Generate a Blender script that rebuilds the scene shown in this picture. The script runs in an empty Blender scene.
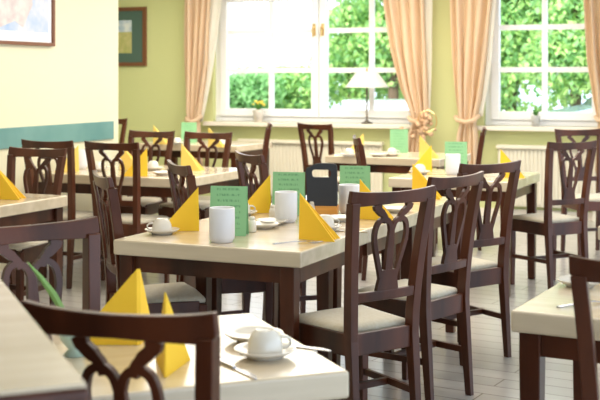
import bpy, bmesh, math, random
from mathutils import Vector, Matrix
random.seed(7)
scene = bpy.context.scene
C = scene.collection
R = math.radians
F = 1150.0; Y0 = 78.0; CAM = 1.42          # focal length in pixels, horizon row, camera height

# ---------------------------------------------------------------- camera
cd = bpy.data.cameras.new('camera'); cam = bpy.data.objects.new('camera', cd); C.objects.link(cam)
cam.location = (0, 0, CAM); cam.rotation_euler = (R(90), 0, 0)
cd.sensor_width = 36; cd.lens = F*36/600
cd.shift_y = -(200-Y0)/600
cd.clip_end = 200
cd.dof.use_dof = True; cd.dof.focus_distance = 4.55; cd.dof.aperture_fstop = 5.6
scene.camera = cam
# ---------------------------------------------------------------- world, sun, lights, exposure
w = bpy.data.worlds.new('world'); scene.world = w; w.use_nodes = True
bg = w.node_tree.nodes['Background']
bg.inputs[0].default_value = (0.70, 0.84, 1.0, 1); bg.inputs[1].default_value = 3.0
sd = bpy.data.lights.new('sun', 'SUN'); sun = bpy.data.objects.new('sun', sd); C.objects.link(sun)
sd.energy = 6.5; sd.angle = R(2); sd.color = (1, .96, .86)
sun.rotation_euler = (R(48), 0, R(-28))
def area(name, loc, size, power, col, rot=(0, 0, 0)):
    d = bpy.data.lights.new(name, 'AREA'); d.shape = 'RECTANGLE'; d.size, d.size_y = size
    d.energy = power; d.color = col
    o = bpy.data.objects.new(name, d); C.objects.link(o); o.location = loc; o.rotation_euler = rot
    return o
area('fill_light_front', (-.6, 3.6, 2.72), (2.6, 2.6), 32, (1, .90, .74), (0, 0, R(-22)))  # added warm fill over the foreground, no actual fixture
area('fill_light_middle', (.3, 7.2, 2.72), (3.0, 2.6), 105, (1, .93, .82), (0, 0, R(-22)))  # fill light added above the middle of the room, not a room lamp
area('fill_light_rear', (0, 10.6, 2.72), (4.5, 1.6), 170, (1, .93, .82), (0, 0, R(-22)))  # added fill to brighten the window wall, stands for no known lamp
vs = scene.view_settings
vs.view_transform = 'Standard'; vs.look = 'None'; vs.exposure = 0.05; vs.gamma = 1; vs.use_curve_mapping = False

# ---------------------------------------------------------------- helpers
def on(px, py, z=.75):
    s = (py-Y0)/(CAM-z)
    return ((px-300)/s, F/s)

def mat(name, col, rough=.5, metal=0, coat=0, spec=.5, emit=None, trans=0, noise=None, bump=None, sheen=0, sss=0):
    m = bpy.data.materials.new(name); m.use_nodes = True
    nt = m.node_tree; b = nt.nodes['Principled BSDF']
    c4 = (*col, 1)
    b.inputs['Base Color'].default_value = c4
    b.inputs['Roughness'].default_value = rough; b.inputs['Metallic'].default_value = metal
    b.inputs['Coat Weight'].default_value = coat; b.inputs['Coat Roughness'].default_value = .15
    b.inputs['Specular IOR Level'].default_value = spec
    b.inputs['Transmission Weight'].default_value = trans
    b.inputs['Sheen Weight'].default_value = sheen
    if noise or bump:
        tc = nt.nodes.new('ShaderNodeTexCoord'); mp = nt.nodes.new('ShaderNodeMapping')
        nt.links.new(tc.outputs['Object'], mp.inputs[0])
    if noise:
        c2, scale, sc3 = noise
        mp.inputs['Scale'].default_value = sc3
        n = nt.nodes.new('ShaderNodeTexNoise'); n.inputs['Scale'].default_value = scale; n.inputs['Detail'].default_value = 6
        mx = nt.nodes.new('ShaderNodeMix'); mx.data_type = 'RGBA'
        cr = nt.nodes.new('ShaderNodeValToRGB'); cr.color_ramp.elements[0].position = .35; cr.color_ramp.elements[1].position = .65
        nt.links.new(mp.outputs[0], n.inputs['Vector']); nt.links.new(n.outputs[0], cr.inputs[0])
        nt.links.new(cr.outputs[0], mx.inputs[0])
        mx.inputs[6].default_value = c4; mx.inputs[7].default_value = (*c2, 1)
        nt.links.new(mx.outputs[2], b.inputs['Base Color'])
    if bump:
        sc, st = bump
        n2 = nt.nodes.new('ShaderNodeTexNoise'); n2.inputs['Scale'].default_value = sc; n2.inputs['Detail'].default_value = 4
        bp = nt.nodes.new('ShaderNodeBump'); bp.inputs['Strength'].default_value = st; bp.inputs['Distance'].default_value = .01
        nt.links.new(tc.outputs['Object'], n2.inputs['Vector']); nt.links.new(n2.outputs[0], bp.inputs['Height'])
        nt.links.new(bp.outputs[0], b.inputs['Normal'])
    return m

def floor_mat():
    m = bpy.data.materials.new('wood_plank_floor'); m.use_nodes = True
    nt = m.node_tree; b = nt.nodes['Principled BSDF']; L = nt.links
    tc = nt.nodes.new('ShaderNodeTexCoord'); mp = nt.nodes.new('ShaderNodeMapping')
    mp.inputs['Rotation'].default_value = (0, 0, R(8))
    L.new(tc.outputs['Object'], mp.inputs[0])
    br = nt.nodes.new('ShaderNodeTexBrick')
    br.inputs['Scale'].default_value = 1; br.inputs['Brick Width'].default_value = 1.4; br.inputs['Row Height'].default_value = .14
    br.inputs['Mortar Size'].default_value = .004; br.inputs['Color1'].default_value = (.44, .42, .39, 1)
    br.inputs['Color2'].default_value = (.54, .51, .48, 1); br.inputs['Mortar'].default_value = (.16, .12, .09, 1)
    L.new(mp.outputs[0], br.inputs['Vector'])
    mp2 = nt.nodes.new('ShaderNodeMapping'); mp2.inputs['Scale'].default_value = (1.2, 14, 1); L.new(mp.outputs[0], mp2.inputs[0])
    n = nt.nodes.new('ShaderNodeTexNoise'); n.inputs['Scale'].default_value = 2.5; n.inputs['Detail'].default_value = 6
    L.new(mp2.outputs[0], n.inputs['Vector'])
    mx = nt.nodes.new('ShaderNodeMix'); mx.data_type = 'RGBA'; mx.blend_type = 'MULTIPLY'; mx.inputs[0].default_value = .5
    cr = nt.nodes.new('ShaderNodeValToRGB'); cr.color_ramp.elements[0].color = (.6, .6, .6, 1)
    L.new(n.outputs[0], cr.inputs[0]); L.new(br.outputs['Color'], mx.inputs[6]); L.new(cr.outputs[0], mx.inputs[7])
    L.new(mx.outputs[2], b.inputs['Base Color'])
    b.inputs['Roughness'].default_value = .28; b.inputs['Coat Weight'].default_value = .6; b.inputs['Coat Roughness'].default_value = .2
    return m

def glass_mat():
    m = bpy.data.materials.new('window_glass'); m.use_nodes = True
    nt = m.node_tree; nt.nodes.clear()
    o = nt.nodes.new('ShaderNodeOutputMaterial'); t = nt.nodes.new('ShaderNodeBsdfTransparent'); g = nt.nodes.new('ShaderNodeBsdfGlossy')
    g.inputs['Roughness'].default_value = .02
    fr = nt.nodes.new('ShaderNodeFresnel'); fr.inputs[0].default_value = 1.2
    mx = nt.nodes.new('ShaderNodeMixShader')
    nt.links.new(fr.outputs[0], mx.inputs[0]); nt.links.new(t.outputs[0], mx.inputs[1]); nt.links.new(g.outputs[0], mx.inputs[2])
    nt.links.new(mx.outputs[0], o.inputs[0])
    return m

def cloth_mat(name, col, tl=.45):
    m = bpy.data.materials.new(name); m.use_nodes = True
    nt = m.node_tree; nt.nodes.clear()
    o = nt.nodes.new('ShaderNodeOutputMaterial'); d = nt.nodes.new('ShaderNodeBsdfDiffuse'); t = nt.nodes.new('ShaderNodeBsdfTranslucent')
    mx = nt.nodes.new('ShaderNodeMixShader'); mx.inputs[0].default_value = tl
    d.inputs[0].default_value = (*col, 1); t.inputs[0].default_value = (*col, 1)
    nt.links.new(d.outputs[0], mx.inputs[1]); nt.links.new(t.outputs[0], mx.inputs[2]); nt.links.new(mx.outputs[0], o.inputs[0])
    return m

def menu_mat(name, col, ink):
    """card with rows of small handwriting-like dashes (too small to read)"""
    m = mat(name, col, .6)
    nt = m.node_tree; b = nt.nodes['Principled BSDF']; L = nt.links
    tc = nt.nodes.new('ShaderNodeTexCoord'); sx = nt.nodes.new('ShaderNodeSeparateXYZ'); L.new(tc.outputs['Object'], sx.inputs[0])
    def math_(op, a, b_):
        n = nt.nodes.new('ShaderNodeMath'); n.operation = op
        for i, v in enumerate((a, b_)):
            if isinstance(v, (int, float)): n.inputs[i].default_value = v
            else: L.new(v, n.inputs[i])
        return n.outputs[0]
    rows = math_('FRACT', math_('MULTIPLY', sx.outputs[2], 42), 0)
    r1 = math_('LESS_THAN', rows, .38)
    n = nt.nodes.new('ShaderNodeTexNoise'); n.inputs['Scale'].default_value = 1; n.inputs['Detail'].default_value = 2
    mp = nt.nodes.new('ShaderNodeMapping'); mp.inputs['Scale'].default_value = (170, 1, 42); L.new(tc.outputs['Object'], mp.inputs[0]); L.new(mp.outputs[0], n.inputs['Vector'])
    r2 = math_('GREATER_THAN', n.outputs[0], .5)
    r3 = math_('LESS_THAN', math_('ABSOLUTE', sx.outputs[0], 0), .052)
    r4 = math_('GREATER_THAN', sx.outputs[2], .03)
    k = math_('MULTIPLY', math_('MULTIPLY', r1, r2), math_('MULTIPLY', r3, r4))
    mx = nt.nodes.new('ShaderNodeMix'); mx.data_type = 'RGBA'
    L.new(k, mx.inputs[0]); mx.inputs[6].default_value = (*col, 1); mx.inputs[7].default_value = (*ink, 1)
    L.new(mx.outputs[2], b.inputs['Base Color'])
    return m

M = dict(
    wood=mat('mahogany', (.024, .0065, .003), .33, coat=.08, spec=.32, noise=((.10, .027, .010), 5, (1, 1, .18))),
    top=mat('cream_tabletop', (.60, .49, .34), .24, coat=.6, noise=((.71, .59, .43), 3, (.5, 5, 5))),
    seat=mat('seat_fabric', (.58, .50, .36), .8, noise=((.62, .56, .44), 60, (1, 1, 1)), sheen=.3),
    white=mat('white_porcelain', (.72, .67, .59), .18, coat=.4),
    canister=mat('white_ceramic', (.70, .69, .71), .35),
    yellow=mat('yellow_paper', (.95, .58, .03), .75),
    pale_yellow=mat('pale_yellow_paper', (.95, .68, .16), .75),
    green=menu_mat('green_card', (.24, .50, .25), (.13, .33, .16)),
    black=mat('black_board', (.018, .022, .032), .55),
    pine=mat('orange_pine', (.75, .36, .07), .4, noise=((.6, .26, .05), 6, (1, 1, 8))),
    steel=mat('steel', (.38, .38, .40), .2, metal=1),
    brass=mat('brass', (.80, .58, .26), .3, metal=1),
    cream=mat('cream_paint', (.77, .71, .50), .8),
    corner=mat('corner_paint', (.92, .90, .78), .8),
    green_wall=mat('green_paint', (.63, .65, .31), .8),
    ceil=mat('ceiling_paint', (.85, .84, .80), .9),
    teal=mat('teal_paint', (.11, .26, .24), .6, noise=((.17, .33, .30), 2, (1, 1, 1))),
    frame_white=mat('white_window_paint', (.86, .86, .85), .4),
    sill=mat('stone_sill', (.80, .72, .60), .4),
    radiator=mat('radiator_enamel', (.74, .68, .54), .4),
    floor=floor_mat(), glass=glass_mat(),
    peach=cloth_mat('peach_curtain', (.88, .70, .50), .45),
    sheer=cloth_mat('sheer_lining', (.92, .88, .80), .6),
    shade=cloth_mat('lamp_shade', (.93, .91, .86), .5),
    leaf_a=cloth_mat('leaf_bright', (.60, .80, .32), .45), leaf_b=cloth_mat('leaf_mid', (.34, .58, .26), .45),
    bark=mat('bark', (.12, .08, .05), .9),
    houseplant=mat('houseplant_leaf', (.10, .30, .05), .6), petal=mat('yellow_petal', (.85, .68, .10), .6),
    ground=mat('pale_paving', (.62, .60, .55), .9, noise=((.5, .5, .47), 3, (1, 1, 1))),
    car_white=mat('white_car_paint', (.85, .86, .88), .25, coat=1), car_blue=mat('grey_blue_car_paint', (.28, .34, .46), .25, coat=1),
    tyre=mat('rubber', (.02, .02, .02), .8), car_glass=mat('car_glass', (.05, .06, .08), .08),
    pot_grey=mat('grey_pot', (.55, .55, .52), .5),
    mint=mat('mint_glass', (.58, .76, .64), .15, coat=.5),
    pframe=mat('brown_frame', (.19, .07, .03), .4), mat_white=mat('white_mount', (.84, .84, .88), .8), mat_green=mat('green_mount', (.08, .14, .11), .8),
    art_sea=mat('art_blue', (.30, .45, .70), .7, noise=((.72, .70, .72), 5, (1, 1, 1))),
    art_land=mat('art_sand', (.74, .68, .64), .7, noise=((.60, .50, .50), 14, (1, 1, 1))),
    art_sky=mat('art_sky', (.35, .48, .62), .7, noise=((.75, .78, .78), 12, (1, 1, 1))), art_field=mat('art_field', (.42, .42, .14), .7, noise=((.55, .50, .22), 16, (1, 1, 1))),
)

def finish(name, bm, m, parent=None, smooth=False, bevel=0, seg=2):
    bmesh.ops.recalc_face_normals(bm, faces=bm.faces)
    me = bpy.data.meshes.new(name); bm.to_mesh(me); bm.free()
    ms = m if isinstance(m, (list, tuple)) else [m]
    for k in ms: me.materials.append(k)
    if smooth:
        for p in me.polygons: p.use_smooth = True
    o = bpy.data.objects.new(name, me); C.objects.link(o)
    if parent: o.parent = parent
    if bevel:
        b = o.modifiers.new('bevel', 'BEVEL'); b.width = bevel; b.segments = seg; b.limit_method = 'ANGLE'; b.angle_limit = R(40)
    return o

def box(bm, c, s, rz=0, mi=0):
    r = bmesh.ops.create_cube(bm, size=1, matrix=Matrix.Translation(c) @ Matrix.Rotation(rz, 4, 'Z') @ Matrix.Diagonal((*s, 1)))
    if mi:
        for v in r['verts']:
            for f in v.link_faces: f.material_index = mi
    return r['verts']

def box2(bm, a, b):
    return box(bm, [(a[i]+b[i])/2 for i in range(3)], [abs(b[i]-a[i]) for i in range(3)])

def loft(bm, rings, cap=True):
    vs_ = [[bm.verts.new(p) for p in r] for r in rings]
    n = len(vs_[0])
    for a, b in zip(vs_, vs_[1:]):
        for i in range(n): bm.faces.new((a[i], a[(i+1) % n], b[(i+1) % n], b[i]))
    if cap:
        bm.faces.new(vs_[0][::-1]); bm.faces.new(vs_[-1])

def bar(bm, stations):
    """stations: (x, y, z, half width x, half depth y): a squared post"""
    loft(bm, [[(x-a, y-b, z), (x+a, y-b, z), (x+a, y+b, z), (x-a, y+b, z)] for x, y, z, a, b in stations])

def tube(bm, pts, r, n=10):
    rings = []
    for i, p in enumerate(pts):
        p = Vector(p); d = (Vector(pts[min(i+1, len(pts)-1)])-Vector(pts[max(i-1, 0)])).normalized()
        up = Vector((0, 0, 1)) if abs(d.z) < .9 else Vector((0, 1, 0))
        a = d.cross(up).normalized(); b = d.cross(a)
        rr = r[i] if isinstance(r, (list, tuple)) else r
        rings.append([p+a*math.cos(t*2*math.pi/n)*rr+b*math.sin(t*2*math.pi/n)*rr for t in range(n)])
    loft(bm, rings)

def lathe(bm, prof, n=32):
    """closed profile list (r, z): makes a solid of revolution, points with r = 0 are poles"""
    rings = []
    for r, z in prof:
        if r <= 1e-6: rings.append([bm.verts.new((0, 0, z))])
        else: rings.append([bm.verts.new((r*math.cos(2*math.pi*i/n), r*math.sin(2*math.pi*i/n), z)) for i in range(n)])
    for a, b in zip(rings, rings[1:]):
        for i in range(n):
            j = (i+1) % n
            if len(a) == 1 and len(b) == 1: continue
            if len(a) == 1: bm.faces.new((a[0], b[j], b[i]))
            elif len(b) == 1: bm.faces.new((a[i], a[j], b[0]))
            else: bm.faces.new((a[i], a[j], b[j], b[i]))

def props(o, label=None, cat=None, group=None, kind=None):
    if label: o['label'] = label
    if cat: o['category'] = cat
    if group: o['group'] = group
    if kind: o['kind'] = kind
    return o

def empty(name, loc=(0, 0, 0), rz=0):
    o = bpy.data.objects.new(name, None); C.objects.link(o); o.location = loc; o.rotation_euler = (0, 0, rz)
    o.empty_display_size = .1
    return o

def copy_tree(o, parent=None):
    c = o.copy(); C.objects.link(c)
    if parent: c.parent = parent
    for ch in list(o.children): copy_tree(ch, c)
    return c

class Proto:
    """hands out the first build itself, then copies of it and of its parts"""
    def __init__(s, make): s.make = make; s.first = None
    def put(s, loc, rz, label, cat, group=None):
        if s.first is None: s.first = o = s.make()
        else: o = copy_tree(s.first)
        o.location = loc; o.rotation_euler = (0, 0, rz)
        if 'group' in o: del o['group']
        props(o, label, cat, group)
        return o

# ---------------------------------------------------------------- room shell
YAW = R(-22.2)
U = Vector((math.cos(YAW), math.sin(YAW), 0)); V = Vector((-math.sin(YAW), math.cos(YAW), 0))
WO = Vector((2.245, 11.73, 0))                     # a point on the inner face of the window wall
def wa(px, py, off=0.0):
    """point on the plane 'off' in front of the window wall seen at a pixel -> (distance along the wall, height)"""
    o = WO-V*off; k = (px-300)/F
    Y = (o.y - (U.y/U.x)*o.x)/(1-(U.y/U.x)*k); X = k*Y
    return ((Vector((X, Y, 0))-o).dot(U), CAM-(py-Y0)*Y/F)
def wallframe(o): o.location = WO; o.rotation_euler = (0, 0, YAW); return o
def struct(name, bm, m, parent=None, **k):
    o = finish(name, bm, m, parent, **k)
    if parent is None: o['kind'] = 'structure'
    return o

bm = bmesh.new(); box(bm, (0, 0, -.05), (12, 17, .1)); o = struct('floor', bm, M['floor']); o.location = WO+U*(-.5)-V*8.5+V*.15; o.rotation_euler = (0, 0, YAW)
bm = bmesh.new(); box(bm, (0, 0, .05), (12, 17, .1)); o = struct('ceiling', bm, M['ceil']); o.location = WO+U*(-.5)-V*8.5+V*.15+Vector((0, 0, 2.8)); o.rotation_euler = (0, 0, YAW)

# window wall (local frame: x along the wall, y outwards)
W1L, W1B = wa(213, 122); W1R = wa(421, 122)[0]; W2L = wa(484, 126)[0]; W2R = wa(606, 126)[0]
ZB = .93; ZT = 2.42
bm = bmesh.new(); AL, AR = -6.5, 5.5; T = .3
for a0, a1, z0, z1 in ((AL, W1L, 0, 2.8), (W1R, W2L, 0, 2.8), (W2R, AR, 0, 2.8), (W1L, W1R, 0, ZB), (W1L, W1R, ZT, 2.8), (W2L, W2R, 0, ZB), (W2L, W2R, ZT, 2.8)):
    box2(bm, (a0, 0, z0), (a1, T, z1))
wallframe(struct('wall_back', bm, M['green_wall']))
bm = bmesh.new(); box2(bm, (AL, -17, 0), (AR, -16.8, 2.8)); wallframe(struct('wall_bounce', bm, M['cream']))  # unseen wall added behind the camera for warm bounce light
bm = bmesh.new(); box2(bm, (AL, -.015, 0), (AR, 0, .08)); wallframe(struct('baseboard_back', bm, M['sill']))

def window(n, a0, a1, sashes, rows, ym=.10):
    t = wallframe(empty('window_%d' % n)); t['kind'] = 'structure'
    fw = .06
    bm = bmesh.new()
    for q in ((a0, ZB, a0+fw, ZT), (a1-fw, ZB, a1, ZT), (a0+fw, ZB, a1-fw, ZB+fw), (a0+fw, ZT-fw, a1-fw, ZT)):
        box2(bm, (q[0], ym-.03, q[1]), (q[2], ym+.05, q[3]))
    finish('window_frame', bm, M['frame_white'], t, bevel=.004)
    for s0, s1, cols in sashes:
        bm = bmesh.new(); sw = .085; z0, z1 = ZB+fw, ZT-fw
        for q in ((s0, z0, s0+sw, z1), (s1-sw, z0, s1, z1), (s0+sw, z0, s1-sw, z0+sw), (s0+sw, z1-sw, s1-sw, z1)):
            box2(bm, (q[0], ym-.05, q[1]), (q[2], ym+.03, q[3]))
        sash = finish('sash', bm, M['frame_white'], t, bevel=.004)
        bm = bmesh.new()
        for c in cols: box2(bm, (c-.027, ym-.022, z0+sw), (c+.027, ym+.022, z1-sw))
        for z in rows: box2(bm, (s0+sw, ym-.024, z-.027), (s1-sw, ym+.024, z+.027))
        finish('glazing_bar', bm, M['frame_white'], sash)
        bm = bmesh.new(); box2(bm, (s0+sw, ym-.003, z0+sw), (s1-sw, ym+.003, z1-sw)); finish('pane', bm, M['glass'], sash)
    return t, ym
mid = wa(317, 60)[0]
w1, ym = window(1, W1L, W1R, [(W1L+.06, mid-.005, [wa(268, 90)[0]]), (mid+.005, W1R-.06, [wa(369, 90, 0)[0]])], [1.505, 1.94])
w2, _ = window(2, W2L, W2R, [(W2L+.06, W2R-.06, [wa(543, 90)[0]])], [1.505, 1.94])
for sx in (-1, 1):
    bm = bmesh.new(); box(bm, (mid+sx*.05, ym-.058, 1.95), (.03, .012, .13)); tube(bm, [(mid+sx*.05, ym-.06, 1.97), (mid+sx*.05, ym-.10, 1.97), (mid+sx*.05+.0, ym-.105, 1.96), (mid+sx*.05, ym-.105, 1.87)], .010)
    finish('handle', bm, M['brass'], w1)
for n, (a0, a1) in enumerate(((W1L-.06, W1R+.06), (W2L-.06, W2R+.06))):
    bm = bmesh.new(); box2(bm, (a0, -.14, ZB-.045), (a1, .07, ZB)); o = wallframe(struct('trim_%d' % (n+1), bm, M['sill'], bevel=.006))

# left wall: ends in a corner, beyond it the room goes on to the left
LW = Vector((-1.73, 8.87, 0)); LE = (Vector((-1.493, 9.45, 0))-LW).dot(V)
def leftframe(o): o.location = LW; o.rotation_euler = (0, 0, YAW); return o
bm = bmesh.new(); box2(bm, (-.22, -9.5, 0), (0, LE, 2.8)); leftframe(struct('wall_left', bm, M['cream']))
bm = bmesh.new(); box2(bm, (0, -9.0, .925), (.014, LE-.09, 1.07)); leftframe(struct('trim_3', bm, M['teal'], bevel=.003))
bm = bmesh.new(); box2(bm, (0, -9.0, 0), (.015, LE, .08)); leftframe(struct('baseboard_left', bm, M['sill']))
bm = bmesh.new(); box2(bm, (-3.2, -9.5, 0), (-3.0, 4.4, 2.8)); leftframe(struct('wall_light_block', bm, M['green_wall']))  # unseen wall added to keep sky light off the green wall

# ---------------------------------------------------------------- outside
bm = bmesh.new(); box(bm, (0, 0, -.1), (70, 40, .2)); o = struct('ground_outside', bm, M['ground']); o.location = WO+V*20.6+Vector((0, 0, -.05)); o.rotation_euler = (0, 0, YAW)
def shrub(px, Y, h, rad, label, m, n=8000, leaf=.15, group=None):
    x = (px-300)/F*Y
    t = empty('leafy_tree', (x, Y, -.05)); props(t, label, 'tree', group)
    bm = bmesh.new(); tube(bm, [(0, 0, 0), (.05, 0, h*.35), (0, .05, h*.6)], [.13, .10, .05]); finish('trunk', bm, M['bark'], t)
    bm = bmesh.new()
    lobes = [(Vector((random.uniform(-.55, .55)*rad, random.uniform(-.45, .45)*rad, h*random.uniform(.25, .82))), rad*random.uniform(.35, .6)) for _ in range(16)]
    for _ in range(n):
        c, r = random.choice(lobes)
        d = Vector((random.gauss(0, 1), random.gauss(0, 1), random.gauss(0, 1))).normalized()*r*random.uniform(.75, 1.05)
        p = c+d
        if p.z < .05 or p.z > h: continue
        q = Matrix.Rotation(random.uniform(0, 6.28), 3, 'Z') @ Matrix.Rotation(random.uniform(-1.2, 1.2), 3, 'X')
        s = leaf*random.uniform(.6, 1.2)
        f = bm.faces.new([bm.verts.new(p+q @ Vector(v)*s) for v in ((0, -.5, 0), (.32, 0, .06), (0, .6, 0), (-.32, 0, .06))])
        f.material_index = random.random() < .45
    me = finish('foliage', bm, [M[m], M['leaf_b']], t)
shrub(232, 24, 1.55, 1.2, 'low green shrub outside, left part of the larger window', 'leaf_b')
shrub(284, 24.5, 1.7, 1.2, 'green shrub outside, behind the left sash beside the window middle', 'leaf_a')
shrub(350, 25, 4.2, 1.1, 'tall tree outside, just right of the brass window handles', 'leaf_a')
shrub(392, 24, 5.6, 1.4, 'tall tree outside behind the table lamp on the sill', 'leaf_a', 10000)
shrub(510, 22, 5.2, 1.5, 'bright green tree behind left panes of the right window', 'leaf_a', 13000)
shrub(574, 21, 5.2, 1.5, 'bright green tree behind right panes of the right window', 'leaf_a', 13000)
shrub(645, 22, 5.0, 1.7, 'green tree outside, furthest right behind the curtain', 'leaf_a', 7000)
shrub(440, 25, 5.0, 1.5, 'tall tree outside behind the wall between the windows', 'leaf_b', 3000)

def car(loc, rz, paint, label, glass_top=1.36):
    t = empty('parked_car', loc, rz); props(t, label, 'car')
    sec = [(-2.1, .45, .70, .70), (-1.95, .3, .85, .80), (-1.2, .25, .95, .85), (0, .25, .95, .87), (1.1, .25, .92, .85), (1.95, .3, .78, .80), (2.1, .42, .62, .66)]
    bm = bmesh.new(); loft(bm, [[(x, -w_, z0), (x, w_, z0), (x, w_, z1-.1), (x, w_*.85, z1), (x, -w_*.85, z1), (x, -w_, z1-.1)] for x, z0, z1, w_ in sec])
    finish('body', bm, M[paint], t, smooth=False, bevel=.05, seg=3)
    bm = bmesh.new(); loft(bm, [[(-1.7*a+.0, -.74*b, z), (1.15*c, -.74*b, z), (1.15*c, .74*b, z), (-1.7*a, .74*b, z)] for z, a, b, c in ((.9, 1, 1, 1), (glass_top, .78, .84, .5))])
    finish('window_glass', bm, M['car_glass'], t, bevel=.04)
    bm = bmesh.new(); loft(bm, [[(-1.7*a, -.76*b, z), (1.15*c, -.76*b, z), (1.15*c, .76*b, z), (-1.7*a, .76*b, z)] for z, a, b, c in ((glass_top-.02, .80, .86, .53), (1.40, .76, .82, .46), (1.43, .66, .7, .36))])
    finish('roof', bm, M[paint], t, bevel=.03)
    for x in (-1.35, 1.3):
        for y in (-.72, .72):
            bm = bmesh.new(); bmesh.ops.create_cone(bm, cap_ends=True, segments=24, radius1=.32, radius2=.32, depth=.2, matrix=Matrix.Translation((x, y, .32)) @ Matrix.Rotation(R(90), 4, 'X'))
            finish('wheel', bm, M['tyre'], t)
    return t
car((1.42, 17.5, -.05), R(96), 'car_white', 'white car parked outside, low behind the lamp in the larger window', 1.12).scale = (1, 1.15, .80)
car((5.85, 18.6, -.05), R(180), 'car_blue', 'grey-blue car parked outside, low in the right window').scale = (1, 1, 1.12)

# ---------------------------------------------------------------- curtains
def curtain(spec, off, m, name, parent=None, folds=4, amp=.06):
    """spec: list of (py, px left, px right)"""
    bm = bmesh.new(); rows = []
    n = folds*8
    # interpolate rows
    st = []
    for (y0, l0, r0), (y1, l1, r1) in zip(spec, spec[1:]):
        k = max(1, int(abs(y1-y0)/6))
        for i in range(k):
            f = i/k; st.append((y0+(y1-y0)*f, l0+(l1-l0)*f, r0+(r1-r0)*f))
    st.append(spec[-1])
    for y, l, r in st:
        al, z = wa(l, y, off); ar, _ = wa(r, y, off); row = []
        am = amp*min(1, (ar-al)/.3)
        for i in range(n+1):
            f = i/n
            row.append(bm.verts.new((al+(ar-al)*f+.008*math.sin(f*17+z*3), -off+am*math.sin(f*folds*2*math.pi+.5*math.sin(z*2))*(.75+.25*math.sin(f*9)), z)))
        rows.append(row)
    for a, b in zip(rows, rows[1:]):
        for i in range(n): bm.faces.new((a[i], a[i+1], b[i+1], b[i]))
    o = finish(name, bm, m, parent, smooth=True)
    s = o.modifiers.new('solid', 'SOLIDIFY'); s.thickness = .006
    return o
def curtain_thing(main, lining, tie, label):
    t = wallframe(empty('curtain')); props(t, label, 'curtain')
    curtain(main, .22, M['peach'], 'drape', t)
    if lining: curtain(lining, .20, M['sheer'], 'lining', t, folds=3, amp=.015)
    if tie:
        px, py, wpx = tie
        a, z = wa(px, py, .22); hw = wpx/2/92
        bm = bmesh.new(); tube(bm, [(a-hw, -.22, z+.03), (a-hw*.7, -.285, z), (a, -.30, z-.02), (a+hw*.7, -.285, z), (a+hw, -.22, z+.04), (a+hw*.6, -.17, z+.02), (a-hw*.6, -.17, z), (a-hw, -.22, z+.03)], .022); finish('tieback', bm, M['peach'], t, smooth=True)
    return t
top = -55
curtain_thing([(top, 184, 215), (0, 185, 212), (60, 185, 208), (112, 186, 200), (122, 188, 199), (136, 184, 200), (165, 182, 203)],
              [(top, 206, 228), (0, 203, 223), (60, 198, 214), (112, 194, 204), (122, 194, 202)], (194, 120, 16), 'peach curtain drawn to the left side of the larger window')
c2 = curtain_thing([(top, 378, 426), (0, 383, 425), (50, 391, 426), (90, 401, 427), (116, 411, 427), (124, 412, 426), (135, 407, 424), (172, 402, 423)],
              [(top, 424, 434), (0, 424, 433), (60, 424, 431), (116, 424, 429)], (419, 120, 20), 'peach curtain drawn to the right side of the larger window')
curtain_thing([(top, 448, 497), (0, 450, 493), (60, 453, 486), (100, 456, 480), (116, 458, 476), (124, 459, 475), (135, 456, 477), (172, 452, 478)],
              [(top, 490, 500), (0, 489, 497), (60, 482, 491), (116, 474, 482)], (467, 120, 22), 'peach curtain at the left side of the right window')
curtain_thing([(top, 582, 622), (0, 584, 622), (60, 588, 622), (100, 594, 622), (116, 597, 618), (124, 598, 616), (172, 595, 620)], None, (607, 120, 20), 'peach curtain at the far right edge of the picture')
# dried flower bunch on the tieback
t = wallframe(empty('flower_posy')); props(t, 'pale rosy flower posy with a wire ring on the curtain tie', 'decoration')
a, z = wa(423, 127, .33)
bm = bmesh.new()
for i in range(46):
    p = Vector((a+random.gauss(0, .065), -.33+random.gauss(0, .025), z+random.gauss(0, .07)))
    bmesh.ops.create_icosphere(bm, subdivisions=1, radius=random.uniform(.014, .03), matrix=Matrix.Translation(p))
finish('blossom', bm, mat('rosy_blossom', (.62, .40, .24), .9), t, smooth=True)
bm = bmesh.new(); tube(bm, [(a+.05+.10*math.cos(q*math.pi/8), -.35, z+.06+.11*math.sin(q*math.pi/8)) for q in range(17)], .006, 6); finish('ring', bm, M['brass'], t)

# ---------------------------------------------------------------- radiators
def radiator(px0, px1, ztop, label):
    a0 = wa(px0, 145, .12)[0]; a1 = wa(px1, 145, .12)[0]
    t = wallframe(empty('radiator')); props(t, label, 'radiator')
    bm = bmesh.new(); box2(bm, (a0, -.085, .12), (a1, -.06, ztop-.02)); n = int((a1-a0)/.04)
    for i in range(n):
        x = a0+(i+.5)*(a1-a0)/n; box2(bm, (x-.015, -.095, .14), (x+.015, -.06, ztop-.04))
    finish('panel', bm, M['radiator'], t, bevel=.004)
    bm = bmesh.new(); box2(bm, (a0-.01, -.125, ztop-.035), (a1+.01, -.03, ztop)); finish('top_grille', bm, M['radiator'], t, bevel=.004)
    for x in (a0+.1, a1-.1):
        bm = bmesh.new(); box2(bm, (x-.02, -.06, .0), (x+.02, -.03, .14)); finish('foot', bm, M['radiator'], t)
radiator(238, 381, .74, 'cream radiator below the larger window')
radiator(497, 604, .74, 'cream radiator below the right window')

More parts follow.
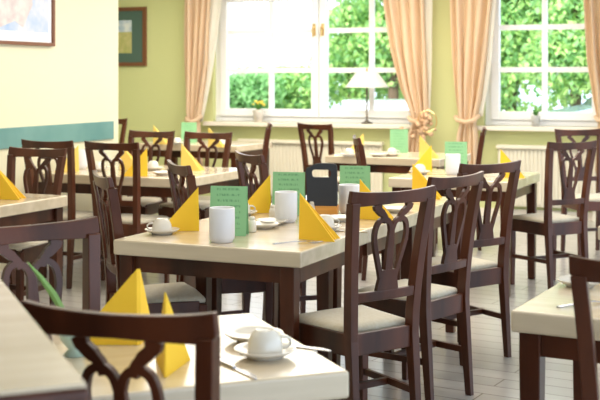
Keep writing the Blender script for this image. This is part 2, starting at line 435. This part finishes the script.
# ---------------------------------------------------------------- pictures
# big print on the left wall
t = leftframe(empty('framed_map')); props(t, 'large brown framed print of a pale coast and blue sea on cream wall', 'picture')
y1 = (Vector((-.2157*8.576, 8.576, 0))-LW).dot(V); y0 = y1-.95; z0, z1 = 1.655, 2.36
def pic(t, plane, lo, hi, z0, z1, fw, mw, fm, mm, arts, flip=1):
    def b(a0, a1, q0, q1, d0, d1):
        bm = bmesh.new()
        if plane == 'x': box2(bm, (d0, a0, q0), (d1, a1, q1))
        else: box2(bm, (a0, -d1, q0), (a1, -d0, q1))
        return bm
    bm = bmesh.new()
    for a0, a1, q0, q1 in ((lo, hi, z0, z0+fw), (lo, hi, z1-fw, z1), (lo, lo+fw, z0+fw, z1-fw), (hi-fw, hi, z0+fw, z1-fw)):
        if plane == 'x': box2(bm, (0.001, a0, q0), (.03, a1, q1))
        else: box2(bm, (a0, -.03, q0), (a1, -.001, q1))
    finish('picture_frame', bm, fm, t)
    finish('mount', b(lo+fw, hi-fw, z0+fw, z1-fw, .001, .012), mm, t)
    for (f0, f1, g0, g1, m) in arts:
        wdt = hi-lo; ht = z1-z0
        finish('print', b(lo+wdt*f0, lo+wdt*f1, z0+ht*g0, z0+ht*g1, .012, .015), m, t)
pic(t, 'x', y0, y1, z0, z1, .025, .06, M['pframe'], M['mat_white'], [(.09, .93, .14, .86, M['art_sea'])])
bm = bmesh.new(); W_, H_ = y1-y0, z1-z0   # land mass as a shallow relief sheet of the print
pts = [(.09, .20), (.30, .16), (.50, .24), (.60, .18), (.66, .30), (.72, .42), (.70, .55), (.78, .62), (.84, .78), (.93, .80), (.93, .86), (.09, .86)]
f = bm.faces.new([bm.verts.new((.0155, y0+W_*a, z0+H_*b)) for a, b in pts]); r_ = bmesh.ops.extrude_face_region(bm, geom=[f])
for v in r_['geom']:
    if isinstance(v, bmesh.types.BMVert): v.co.x += .001
finish('coast', bm, M['art_land'], t)
t = wallframe(empty('framed_picture')); props(t, 'small brown framed landscape with dark green mount on green wall', 'picture')
aL, zt = wa(104, 8); aR, zb = wa(147, 66)
pic(t, 'y', aL, aR, zb, zt, .042, .1, M['pframe'], M['mat_green'], [(.30, .66, .22, .58, M['art_field']), (.30, .66, .58, .78, M['art_sky'])])

# ---------------------------------------------------------------- sill things
a, _ = wa(369, 124); z = ZB
t = wallframe(empty('table_lamp')); props(t, 'white shaded table lamp with thin dark stem on the window sill', 'lamp'); t.location = WO+U*a-V*.07+Vector((0, 0, ZB))
bm = bmesh.new(); lathe(bm, [(0, 0), (.06, 0), (.06, .012), (.02, .03), (.011, .05), (.011, .40), (0, .40)], 20); finish('stem', bm, mat('lamp_metal', (.16, .14, .11), .4, metal=1), t, smooth=True)
bm = bmesh.new(); lathe(bm, [(.235, .39), (.11, .56), (.106, .56), (.231, .39), (.235, .39)], 32); finish('lamp_shade', bm, M['shade'], t, smooth=True)
bm = bmesh.new(); lathe(bm, [(0, .555), (.012, .555), (.012, .59), (0, .60)], 12); finish('finial', bm, M['brass'], t)
def potted(px, label, flower, potm, sc=1.0):
    a, _ = wa(px, 122); t = empty('potted_plant', WO+U*a-V*.07+Vector((0, 0, ZB)), YAW); props(t, label, 'plant')
    bm = bmesh.new(); lathe(bm, [(0, 0), (.045*sc, 0), (.06*sc, .13*sc), (.062*sc, .14*sc), (.052*sc, .14*sc), (.05*sc, .12*sc), (0, .12*sc)], 24); finish('pot', bm, potm, t, smooth=True)
    bm = bmesh.new(); top_ = []
    for i in range(26):
        an = random.uniform(0, 6.28); L_ = random.uniform(.05, .10)*sc; tip = Vector((math.cos(an)*L_*.8, math.sin(an)*L_*.8, (.12+random.uniform(.05, .11))*sc)); top_.append(tip)
        side = Vector((-math.sin(an), math.cos(an), 0))*.014*sc; b0 = Vector((0, 0, .12*sc)); mid_ = (b0+tip)/2+Vector((0, 0, .015))
        vv = [bm.verts.new(p) for p in (b0-side*.3, mid_-side, tip, mid_+side, b0+side*.3)]; bm.faces.new(vv)
    finish('foliage', bm, M['houseplant'], t)
    if flower:
        for p in top_[:16]:
            bm = bmesh.new(); bmesh.ops.create_icosphere(bm, subdivisions=1, radius=.018, matrix=Matrix.Translation(p+Vector((0, 0, .008))) @ Matrix.Diagonal((1, 1, .6, 1)))
            finish('flower', bm, M['petal'], t, smooth=True)
potted(261, 'yellow flowering plant in white pot on the sill', True, M['white'])
potted(537, 'small green plant in grey pot on the right window sill', False, M['pot_grey'], .8)

# ---------------------------------------------------------------- tables
TH = .064
def table(name, fr, w_, d_, yaw, label, group=None, z=.75, legs={}):
    """fr: near right corner of the top; the top runs w_ to the left and d_ away"""
    yw = R(yaw); u = Vector((math.cos(yw), math.sin(yw), 0)); v = Vector((-math.sin(yw), math.cos(yw), 0))
    c = Vector((fr[0], fr[1], 0))-u*w_/2+v*d_/2
    t = empty(name, c, yw); props(t, label, 'table', group)
    bm = bmesh.new(); box(bm, (0, 0, z-TH/2), (w_, d_, TH)); finish('tabletop', bm, M['top'], t, bevel=.008, seg=3)
    zt = z-TH; ix, iy = w_/2-.05, d_/2-.05
    bm = bmesh.new()
    for s in (-1, 1):
        box(bm, (0, s*iy, zt-.035), (ix*2-.06, .022, .07)); box(bm, (s*ix, 0, zt-.035), (.022, iy*2-.06, .07))
    finish('apron', bm, M['wood'], t)
    for sx in (-1, 1):
        for sy in (-1, 1):
            ox, oy = legs.get((sx, sy), (0, 0)); lx, ly = sx*ix+ox, sy*iy+oy
            bm = bmesh.new(); bar(bm, [(lx, ly, 0, .024, .024), (lx, ly, zt-.08, .031, .031), (lx, ly, zt, .031, .031)])
            finish('leg', bm, M['wood'], t, bevel=.004)
    return t
v24 = Vector((math.sin(R(24)), math.cos(R(24)), 0))
for i, lab in enumerate(('cream-topped table nearest in the central row, holding the front napkins and cup', 'middle table of the central row, under the black menu box', 'last table of the central row, behind the second right-hand chair')):
    p = Vector((.0039, 4.428, 0))+v24*(.742*i)
    table('dining_table', p, .855, .74, -24, lab, legs=[{(1, -1): (-.02, 0), (1, 1): (-.14, 0)}, {(1, -1): (-.14, 0)}, {(1, -1): (-.14, 0)}][i])
table('dining_table', (-.77, 7.63), 1.2, 1.0, -24, 'wide cream-topped table in the second row beside the left wall', legs={(-1, -1): (-.03, 0), (-1, 1): (0, -.2)})
table('dining_table', (-.62, 11.33), 1.2, .8, -24, 'cream-topped table furthest left at the back by the green wall')
table('dining_table', (-1.626, 5.894), .84, .74, -24, 'pale-topped table at the left edge against the cream wall')
table('dining_table', (.114, 2.63), .75, .705, 21, 'foreground cream-topped table at the bottom with cup and knife', legs={(-1, 1): (0, -.26)})
table('dining_table', (1.349, 2.926), .84, .69, -28, 'cream-topped table at the right foreground edge')
table('dining_table', (1.36, 7.39), .84, .85, -24, 'table behind the central row with canister, cup and green card')
table('dining_table', (1.153, 9.47), 1.05, .8, -27, 'long cream-topped table in front of the radiator under the larger window', legs={(1, -1): (-.16, 0)})
p = Vector((1.345, 5.2, 0))+Vector((math.cos(R(-24)), math.sin(R(-24)), 0))*.84
table('dining_table', p, .84, .74, -24, 'table cut off by the right edge, only its left corner showing')

# sideboard in the lower left corner
yw = R(21); u = Vector((math.cos(yw), math.sin(yw), 0)); v = Vector((-math.sin(yw), math.cos(yw), 0)); v2 = Vector((-.374, .927, 0)).normalized()
t = empty('sideboard', Vector((-.272, 1.505, 0)), R(22)); props(t, 'cream-topped dark sideboard at the lower left corner, close to camera', 'sideboard')
bm = bmesh.new(); box2(bm, (-.75, .006, 1.010), (-.006, 1.15, 1.02)); finish('countertop', bm, M['top'], t, bevel=.003)
bm = bmesh.new(); box2(bm, (-.755, 0, .955), (0, 1.155, 1.0165)); finish('edge_moulding', bm, M['wood'], t, bevel=.012, seg=4)
bm = bmesh.new(); box2(bm, (-.73, .03, .08), (-.03, 1.12, .955)); finish('cabinet_body', bm, M['wood'], t)
bm = bmesh.new(); box2(bm, (-.70, .06, 0), (-.06, 1.09, .08)); finish('plinth', bm, M['black'], t)
for x0, x1 in ((-.72, -.385), (-.375, -.04)):
    bm = bmesh.new(); box2(bm, (x0, .012, .12), (x1, .03, .9)); d = finish('door', bm, M['wood'], t, bevel=.004)
    bm = bmesh.new(); bmesh.ops.create_uvsphere(bm, u_segments=12, v_segments=8, radius=.014, matrix=Matrix.Translation((x1-.04 if x0 < -.5 else x0+.04, .0, .55))); finish('knob', bm, M['brass'], d, smooth=True)

# ---------------------------------------------------------------- chairs
def by(z):                                # rake of the back posts: y of the post centre at height z
    if z < .45: return -.17-.035*(1-z/.45)
    f = (z-.45)/.55; return -.17-.025*f-.045*f*f
def bx(z):
    if z < .45: return .166-.002*z/.45
    f = (z-.45)/.55; return .164+.040*f**1.4
def make_chair():
    t = empty('dining_chair')
    wd = M['wood']
    for s in (-1, 1):
        bm = bmesh.new(); bar(bm, [(s*bx(z), by(z), z, .0145+.0125*min(z, .45) if z < .45 else .020, .016+.008*min(z, .45)/.45-.006*max(0, z-.45)) for z in (0, .15, .3, .43, .5, .6, .7, .8, .88, .955)]); finish('back_post', bm, wd, t, bevel=.003)
        bm = bmesh.new(); bar(bm, [(s*.195, .185, 0, .014, .014), (s*.195, .185, .30, .019, .019), (s*.195, .185, .44, .02, .02)]); finish('leg', bm, wd, t, bevel=.003)
    bm = bmesh.new()                      # seat rails
    def rail(a, b, h0, h1, th):
        a = Vector((a[0], a[1], 0)); b = Vector((b[0], b[1], 0)); d = (b-a).normalized(); n = Vector((-d.y, d.x, 0))*th/2
        loft(bm, [[q-n+Vector((0, 0, h0)), q+n+Vector((0, 0, h0)), q+n+Vector((0, 0, h1)), q-n+Vector((0, 0, h1))] for q in (a, b)])
    rail((-.178, .19), (.178, .19), .372, .455, .024); rail((-.155, -.172), (.155, -.172), .372, .455, .024)
    for s in (-1, 1): rail((s*.172, -.155), (s*.196, .17), .372, .455, .024)
    finish('seat_frame', bm, wd, t, bevel=.003)
    bm = bmesh.new()                      # upholstered seat
    rings = []
    for z, k in ((.446, .94), (.450, .96), (.464, .96), (.474, .92), (.481, .76), (.484, .45)):
        rings.append([(x*k, .015+(y-.015)*k, z) for x, y in ((-.172, -.145), (0, -.15), (.172, -.145), (.19, .05), (.212, .205), (0, .215), (-.212, .205), (-.19, .05))])
    loft(bm, rings); finish('seat', bm, M['seat'], t, smooth=True)
    # back in plane coordinates (x, z)
    def P(x, z, dy=0): return Vector((x, by(z)-.018*(1-min(1, (x/.21)**2))+dy, z))
    def strip(bm, pts, wd_, th):          # pts (x,z), width in plane
        rings = []
        for i, (x, z) in enumerate(pts):
            a = Vector(pts[max(i-1, 0)]); b = Vector(pts[min(i+1, len(pts)-1)]); d = (b-a).normalized(); n = Vector((-d.y, d.x))
            w2 = (wd_[i] if isinstance(wd_, (list, tuple)) else wd_)/2
            l = (x+n.x*w2, z+n.y*w2); r = (x-n.x*w2, z-n.y*w2)
            rings.append([P(*l, -th/2), P(*r, -th/2), P(*r, th/2), P(*l, th/2)])
        loft(bm, rings)
    def smooth_(pts, k=4):
        out = []
        for i in range(len(pts)-1):
            p0, p1, p2, p3 = [Vector(pts[min(max(j, 0), len(pts)-1)]) for j in (i-1, i, i+1, i+2)]
            for q in range(k):
                u_ = q/k
                out.append(tuple(.5*((2*p1)+(p2-p0)*u_+(2*p0-5*p1+4*p2-p3)*u_**2+(3*p1-p0-3*p2+p3)*u_**3)))
        out.append(tuple(pts[-1])); return out
    bm = bmesh.new(); rings = []          # crest rail with flared ears
    for i in range(17):
        x = -.223+.446*i/16; e = abs(x)/.223
        zt = .995+.008*e**4-.004*(1-e); zb = .94+.006*(1-e)+(.0 if e < .97 else .018)
        rings.append([P(x, zb, -.013), P(x, zb, .012), P(x, zt, .008), P(x, zt, -.013)])
    loft(bm, rings); finish('crest_rail', bm, wd, t, bevel=.003)
    bm = bmesh.new(); rings = []
    for i in range(9):
        x = -.168+.336*i/8; rings.append([P(x, .575, -.011), P(x, .575, .011), P(x, .612, .011), P(x, .612, -.011)])
    loft(bm, rings); finish('lower_rail', bm, wd, t, bevel=.003)
    bm = bmesh.new()
    for s in (-1, 1):
        strip(bm, smooth_([(s*.088, .945), (s*.078, .925), (s*.052, .905), (s*.038, .888), (s*.034, .872)]), [.036]*4+[.028]*4+[.022]*9, .017)
        strip(bm, smooth_([(s*.004, .845), (s*.016, .874), (s*.044, .888), (s*.074, .872), (s*.085, .83), (s*.078, .785), (s*.060, .73), (s*.042, .675), (s*.036, .65)]), .018, .017)
        strip(bm, smooth_([(s*.006, .855), (s*.010, .80), (s*.012, .74), (s*.014, .65)]), .012, .016)
    strip(bm, [(0, .848), (0, .80), (0, .72), (0, .65)], [.008, .016, .02, .024], .015)
    strip(bm, [(0, .69), (0, .675), (0, .655), (0, .645), (0, .61)], [.07, .088, .094, .10, .115], .018)
    finish('splat', bm, wd, t)
    # stretchers
    for s in (-1, 1):
        bm = bmesh.new(); box2(bm, (-.009, 0, -.013), (.009, 1, .013)); o = None
        a = Vector((s*bx(.2), by(.2)+.018, .20)); b = Vector((s*.195, .168, .20)); d = b-a; L_ = d.length
        for vv in bm.verts: vv.co.y *= L_
        bmesh.ops.transform(bm, matrix=Matrix.Translation(a) @ Matrix.Rotation(math.atan2(-d.x, d.y), 4, 'Z'), verts=bm.verts)
        finish('stretcher', bm, wd, t)
    bm = bmesh.new(); box2(bm, (-.176, -.012, .187), (.176, .010, .213)); finish('stretcher', bm, wd, t)
    return t
CH = Proto(make_chair)
def chair(topx, topy, rot, label):
    r = R(rot); f = Vector((-math.sin(r), math.cos(r), 0))
    loc = Vector((topx, topy, 0))+f*.25
    return CH.put(loc, r, label, 'chair')
chair(.366, 4.345, 36, 'dark wooden chair nearest on the right of the central table row').scale = (.93, .95, 1)
chair(.70, 5.0, 49, 'dark wooden chair second from front, right of the central table row')
chair(.965, 5.72, 36, 'dark wooden chair third from front, right of the central table row')
chair(1.82, 7.62, 28, 'dark wooden chair standing alone before the right radiator, seat fully visible')
chair(2.29, 9.5, 192, 'dark wooden chair close under the right window at the right edge')
chair(-.885, 5.02, -71, 'dark wooden chair nearest on the left of the central row, seen edge-on')
chair(-.62, 5.68, -70, 'dark wooden chair second on the left of the central row, behind first napkin')
chair(-.305, 6.42, -67, 'dark wooden chair third on the left of the central row, beside second napkin')
chair(-1.175, 9.20, 156, 'dark wooden chair behind the second-row table, left one of its far pair')
chair(-.705, 8.98, 156, 'dark wooden chair behind the second-row table, right one of its far pair')
chair(-1.25, 7.55, -24, 'dark wooden chair with its back to camera in front of second-row table, right one')
chair(-1.72, 7.76, -24, 'dark wooden chair in front of second-row table, nearest the cream wall')
chair(-1.57, 6.94, 156, 'dark wooden chair behind the pale table at the left edge')
K = chair(-.79, 3.34, 219, 'glossy dark chair at lower left, front of its back catching bluish window light'); K.scale = (.98, 1, 1)
chair(-.337, 2.10, -17, 'large blurred dark chair back in the foreground at the lower left').scale = (.87, 1, 1)
chair(.822, 2.62, -20, 'blurred dark chair in the lower right corner before the right table')
chair(.12, 10.62, -42, 'dark wooden chair before the left radiator with its splat silhouetted')
chair(-.26, 10.65, 93, 'thin edge-on dark chair left of the radiator by the far left table')
chair(.385, 8.22, -88, 'edge-on dark chair left of the table behind the central row')
chair(1.56, 9.62, 81, 'edge-on dark chair below the curtain at the left of the right window')
chair(-1.97, 12.0, 156, 'dark wooden chair half hidden behind the cream wall corner')

# ---------------------------------------------------------------- tableware prototypes
def make_canister():
    bm = bmesh.new(); lathe(bm, [(0, 0), (.043, 0), (.045, .006), (.051, .014), (.0525, .024), (.0525, .138), (.050, .141), (.047, .138), (.047, .02), (0, .018)], 40)
    return finish('canister', bm, M['canister'], smooth=True)
CAN = Proto(make_canister)
def make_saucer():
    bm = bmesh.new(); lathe(bm, [(0, .004), (.038, .004), (.040, 0), (.044, 0), (.046, .005), (.062, .011), (.075, .020), (.0755, .022), (.073, .0225), (.060, .015), (.045, .009), (0, .008)], 40)
    return finish('saucer', bm, M['white'], smooth=True)
SAU = Proto(make_saucer)
def make_cup():                                       # turned upside down
    t = empty('coffee_cup')
    bm = bmesh.new(); lathe(bm, [(.040, 0), (.0425, .001), (.0425, .014), (.040, .032), (.033, .047), (.025, .054), (.023, .057), (.021, .057), (.020, .055), (0, .055)], 36)
    finish('cup_body', bm, M['white'], t, smooth=True)
    bm = bmesh.new(); tube(bm, [(.039, 0, .012), (.052, 0, .010), (.062, 0, .017), (.063, 0, .028), (.054, 0, .036), (.036, 0, .037)], .0042, 8); finish('handle', bm, M['white'], t, smooth=True)
    return t
CUP = Proto(make_cup)
def make_shaker():
    t = empty('salt_shaker')
    bm = bmesh.new(); lathe(bm, [(0, 0), (.017, 0), (.020, .006), (.019, .035), (.014, .052), (0, .052)], 24); finish('shaker_body', bm, M['white'], t, smooth=True)
    bm = bmesh.new(); lathe(bm, [(0, .052), (.014, .052), (.014, .060), (.010, .067), (0, .068)], 24); finish('lid', bm, M['white'], t, smooth=True)
    return t
SHK = Proto(make_shaker)
def make_napkin(m):
    """folded paper standing like a tent: a tall spine and two triangular sides"""
    bm = bmesh.new()
    H, L_, sp = .19, .165, .055
    def sheet(a, b, c, n):
        n = Vector(n).normalized()*.0025
        v_ = [Vector(p) for p in (a, b, c)]
        loft(bm, [[p+n for p in v_], [p-n for p in v_]])
    tip = (.004, 0, H)
    sheet((0, 0, 0), (L_, -sp, 0), tip, (.2, 1, .1)); sheet((0, 0, 0), (L_, sp, 0), tip, (-.2, 1, .1))
    sheet((.028, -.004, 0), (L_-.012, -sp*.45, 0), (.012, -.002, H*.93), (.1, 1, .1)); sheet((.028, .004, 0), (L_-.012, sp*.45, 0), (.012, .002, H*.93), (.1, 1, .1))
    return finish('napkin', bm, m)
NAP = Proto(lambda: make_napkin(M['yellow'])); NAPP = Proto(lambda: make_napkin(M['pale_yellow']))
def make_card():
    bm = bmesh.new()
    for s in (-1, 1):
        loft(bm, [[(-.080, s*.028, 0), (.080, s*.028, 0), (.080, s*.0015, .208), (-.080, s*.0015, .208)], [(-.080, s*.028+.0015, 0), (.080, s*.028+.0015, 0), (.080, s*.0015+.0015, .208), (-.080, s*.0015+.0015, .208)]])
    return finish('menu_card', bm, M['green'])
CARD = Proto(make_card)
def make_knife():
    t = empty('table_knife')
    bm = bmesh.new(); loft(bm, [[(-.002, x*1.0, 0), (w_, x, 0), (w_, x, .0025), (-.002, x, .0025)] for x, w_ in ((-.11, .004), (-.085, .014), (-.03, .016), (.0, .009))]); finish('blade', bm, M['steel'], t)
    bm = bmesh.new(); loft(bm, [[(.003-w_, x, 0), (.003+w_, x, 0), (.003+w_, x, .006), (.003-w_, x, .006)] for x, w_ in ((-.002, .005), (.03, .006), (.09, .009), (.105, .006))]); finish('handle', bm, M['steel'], t, bevel=.002)
    return t
KNF = Proto(make_knife)
def make_fork():
    t = empty('table_fork')
    bm = bmesh.new()
    for k in (-1.5, -.5, .5, 1.5):
        tube(bm, [(k*.006, -.10, .006), (k*.006, -.08, .003), (k*.006, -.055, .003)], .0018, 6)
    loft(bm, [[(-w_, y, z), (w_, y, z), (w_, y, z+.002), (-w_, y, z+.002)] for y, w_, z in ((-.06, .012, .002), (-.045, .010, .004), (-.03, .004, .008))]); finish('tines', bm, M['steel'], t)
    bm = bmesh.new(); loft(bm, [[(-w_, y, z), (w_, y, z), (w_, y, z+.003), (-w_, y, z+.003)] for y, w_, z in ((-.031, .004, .008), (.02, .004, .006), (.07, .007, .002), (.098, .009, .0), (.105, .004, .0))]); finish('handle', bm, M['steel'], t)
    return t
FRK = Proto(make_fork)
Z = .7505
def at(px, py, z=Z): x, y = on(px, py, .75); return (x, y, z)
def put(P_, px, py, rot, label, cat, group=None, dz=0): return P_.put(at(px, py, Z+dz), R(rot), label, cat, group)
def cup(px, py, rot, where, group=None, sl=None, cl=None):
    put(SAU, px, py, 0, sl or 'white saucer under the cup '+where, 'saucer', group)
    put(CUP, px, py, rot, cl or 'upturned white cup '+where, 'cup', None, .0095)

# central row
cup(162, 234, 190, 'at the front left corner of the central table row')
put(NAP, 199, 231, 168, 'yellow napkin at the left of the nearest central table', 'napkin')
put(CAN, 222, 242, 0, 'white ceramic canister on the nearest central table, the leftmost', 'canister')
put(CARD, 229, 235, -10, 'green menu card behind the leftmost white canister', 'menu card')
put(SHK, 252, 232, 0, 'small white shaker right of the leftmost green card', 'shaker')
put(SAU, 263, 228, 0, 'empty saucer right of the small white shaker, the nearer of two', 'saucer')
put(SAU, 272, 224.5, 0, 'empty saucer at the foot of the middle canister', 'saucer')
cup(242, 215.5, 0, 'half hidden behind the leftmost green card')
put(NAP, 271, 213, 176, 'yellow napkin left of the middle canister', 'napkin')
put(SHK, 273, 219, 0, 'small white shaker touching the left side of middle canister', 'shaker')
put(CAN, 286, 222, 0, 'white ceramic canister in the middle of the central row', 'canister')
put(CARD, 289, 214.5, -10, 'green menu card behind the middle canister, left of black box', 'menu card')
put(NAP, 299, 239, -14, 'largest yellow napkin at the front right of the central row', 'napkin')
put(FRK, 298, 243.5, 100, 'fork lying before the front right yellow napkin', 'fork')
cup(325, 230, 10, 'right of the front right yellow napkin')
put(SHK, 312, 215, 0, 'small white shaker before the black menu box', 'shaker')
put(SAU, 341, 221, 0, 'empty saucer below the right-hand canister, left of the chair', 'saucer')
put(KNF, 343, 232, 70, 'knife beside the cup right of the front right napkin', 'knife')
put(CAN, 349, 213, 0, 'white ceramic canister right of the black menu box', 'canister')
put(CARD, 355, 205.5, -12, 'green menu card right of the black menu box', 'menu card')
put(NAP, 359, 219, -6, 'yellow napkin seen through the nearest right-hand chair back', 'napkin')
put(SAU, 398, 212, 0, 'saucer seen through the opening of the nearest right-hand chair back', 'saucer')
put(NAP, 412, 198, -12, 'yellow napkin rising behind the first right-hand chair back, at far end of row', 'napkin')
# black menu box with hand slot
x, y = on(322, 214.5); t = empty('menu_box', (x, y, Z), R(-8)); props(t, 'black box with arched hand slot and orange wooden foot', 'menu box')
bm = bmesh.new()
def rrect(x0, x1, z0, z1, r, n=5, top_only=False):
    pts = []
    for cx, cz, a0 in ((x1-r, z1-r, 0), (x0+r, z1-r, 90), (x0+r, z0+r, 180), (x1-r, z0+r, 270)):
        if top_only and a0 >= 180: pts.append((x0 if a0 == 180 else x1, z0)); continue
        pts += [(cx+r*math.cos(R(a0+90*i/n)), cz+r*math.sin(R(a0+90*i/n))) for i in range(n+1)]
    return pts
edges = []
outer = [(.078, .045), (.078, .236), (.07, .25), (.03, .254), (0, .254), (-.03, .25), (-.05, .238), (-.07, .23), (-.078, .215), (-.074, .19), (-.07, .045)]
inner = rrect(-.046, .048, .185, .222, .015)
for loop in (outer, inner):
    vv = [bm.verts.new((a, -.035, b)) for a, b in loop]
    edges += [bm.edges.new((vv[i], vv[(i+1) % len(vv)])) for i in range(len(vv))]
bmesh.ops.triangle_fill(bm, use_beauty=True, edges=edges)
r_ = bmesh.ops.extrude_face_region(bm, geom=list(bm.faces))
for g in r_['geom']:
    if isinstance(g, bmesh.types.BMVert): g.co.y += .014
finish('board', bm, M['black'], t)
bm = bmesh.new(); box2(bm, (-.07, -.037, 0), (.078, .045, .045)); finish('foot', bm, M['pine'], t, bevel=.002)
bm = bmesh.new(); box2(bm, (-.066, -.02, .045), (.074, .043, .15)); finish('tray', bm, M['black'], t)

# table behind the central row
cup(420, 174, 180, 'on the table behind the central row')
put(NAP, 432, 171.8, 172, 'yellow napkin right of the cup on the table behind central row', 'napkin')
put(CAN, 453, 174.5, 0, 'white ceramic canister on the table behind the central row', 'canister')
put(CARD, 456, 170.5, -10, 'green menu card behind the farthest white canister, above the second chair', 'menu card')
put(NAP, 500, 177.2, -10, 'yellow napkin in front of the right radiator', 'napkin')
# long table by the window
cup(349, 156.3, 0, 'at left end of the long table under the window')
put(NAPP, 364, 155, 176, 'pale yellow napkin left on the long table under the window', 'napkin')
put(SAU, 378, 156.5, 0, 'saucer on the long table beside the pale yellow napkin', 'saucer')
cup(392, 156, 0, 'on the long table before the green card')
put(CARD, 399, 152.5, 0, 'green menu card on the long table below the window sill', 'menu card')
put(NAPP, 419, 157.6, -12, 'pale yellow napkin at the right end of long table by the curtain', 'napkin')
# second row table by the left wall
put(NAPP, 79, 171.5, 176, 'yellow napkin beside the wall on second-row table', 'napkin')
put(CAN, 80, 168.6, 0, 'white canister beside the wall on second-row table', 'canister')
cup(98, 171, 0, 'on second-row table seen through the right front chair')
put(NAPP, 120, 169.5, -8, 'pale yellow napkin at the right post of the front chair, second row', 'napkin')
put(NAP, 147.5, 176.2, 172, 'yellow napkin in the middle of second-row table front edge', 'napkin')
cup(153, 170, 190, 'on second-row table left of centre chair')
put(SAU, 163, 175, 0, 'saucer near the front edge of second-row table', 'saucer')
put(NAPP, 181, 170, -10, 'pale yellow napkin at right end of second-row table', 'napkin')
# far left table
put(NAPP, 153, 144, -10, 'pale yellow napkin tip rising above the far left chair', 'napkin')
cup(177, 144.2, 0, 'on far left back table near green card')
put(CARD, 189, 142.3, -5, 'green menu card on the far left back table under the curtain', 'menu card')
put(NAPP, 208, 147, -10, 'yellow napkin seen through the chair splat on far left back table', 'napkin')
cup(222, 146, 0, 'at right end of the far left back table')
# left edge table
put(NAP, -6, 199, -4, 'yellow napkin at the left picture edge', 'napkin')
put(FRK, 4, 199, 80, 'fork before the yellow napkin at left picture edge', 'fork')
# foreground table
put(NAP, 139, 345, 133, 'yellow napkin peaking above the foreground chair rail', 'napkin').scale = (.7, 2.2, 1)
put(NAP, 165, 378, 90, 'yellow napkin on foreground table beside the chair post', 'napkin').scale = (1, .72, 1)
cup(265, 357, 15, 'on the foreground table')
put(SAU, 254, 341, 0, 'empty saucer behind the upside-down cup on the foreground table', 'saucer')
put(KNF, 233, 369, 30, 'knife lying left of the cup on the foreground table', 'knife')
put(KNF, 291, 347, 62, 'knife lying right of the cup on the foreground table', 'knife')
x, y = on(75, 355); t = empty('flower_vase', (x, y, Z)); props(t, 'small mint green vase with green leaves on foreground table', 'vase')
bm = bmesh.new(); lathe(bm, [(k[0]*1.35, k[1]*1.25) for k in [(0, 0), (.022, 0), (.012, .012), (.026, .03), (.030, .045), (.022, .062), (.015, .07), (.013, .07), (.018, .06), (.024, .045), (.01, .02), (0, .018)]], 28); finish('vase_body', bm, M['mint'], t, smooth=True)
bm = bmesh.new()
def leaf(bm, pts, ws):
    rings = []
    for (x_, y_, z_), w_ in zip(pts, ws): rings.append([(x_-w_, y_, z_), (x_, y_-.003, z_), (x_+w_, y_, z_), (x_, y_+.002, z_)])
    loft(bm, rings)
leaf(bm, [(0, 0, .03), (-.02, 0, .09), (-.055, 0, .15), (-.085, 0, .19), (-.115, 0, .225)], [.003, .008, .011, .008, .001])
leaf(bm, [(0, 0, .03), (-.01, 0, .07), (-.03, .01, .10), (-.06, .02, .115)], [.003, .006, .006, .001])
finish('leaf', bm, mat('tulip_leaf', (.28, .50, .14), .5), t)
# right foreground table
put(SAU, 580, 286, 0, 'white saucer on right foreground table left of the chair post', 'saucer')
put(FRK, 587, 305, 112, 'fork on right foreground table behind the chair post', 'fork')
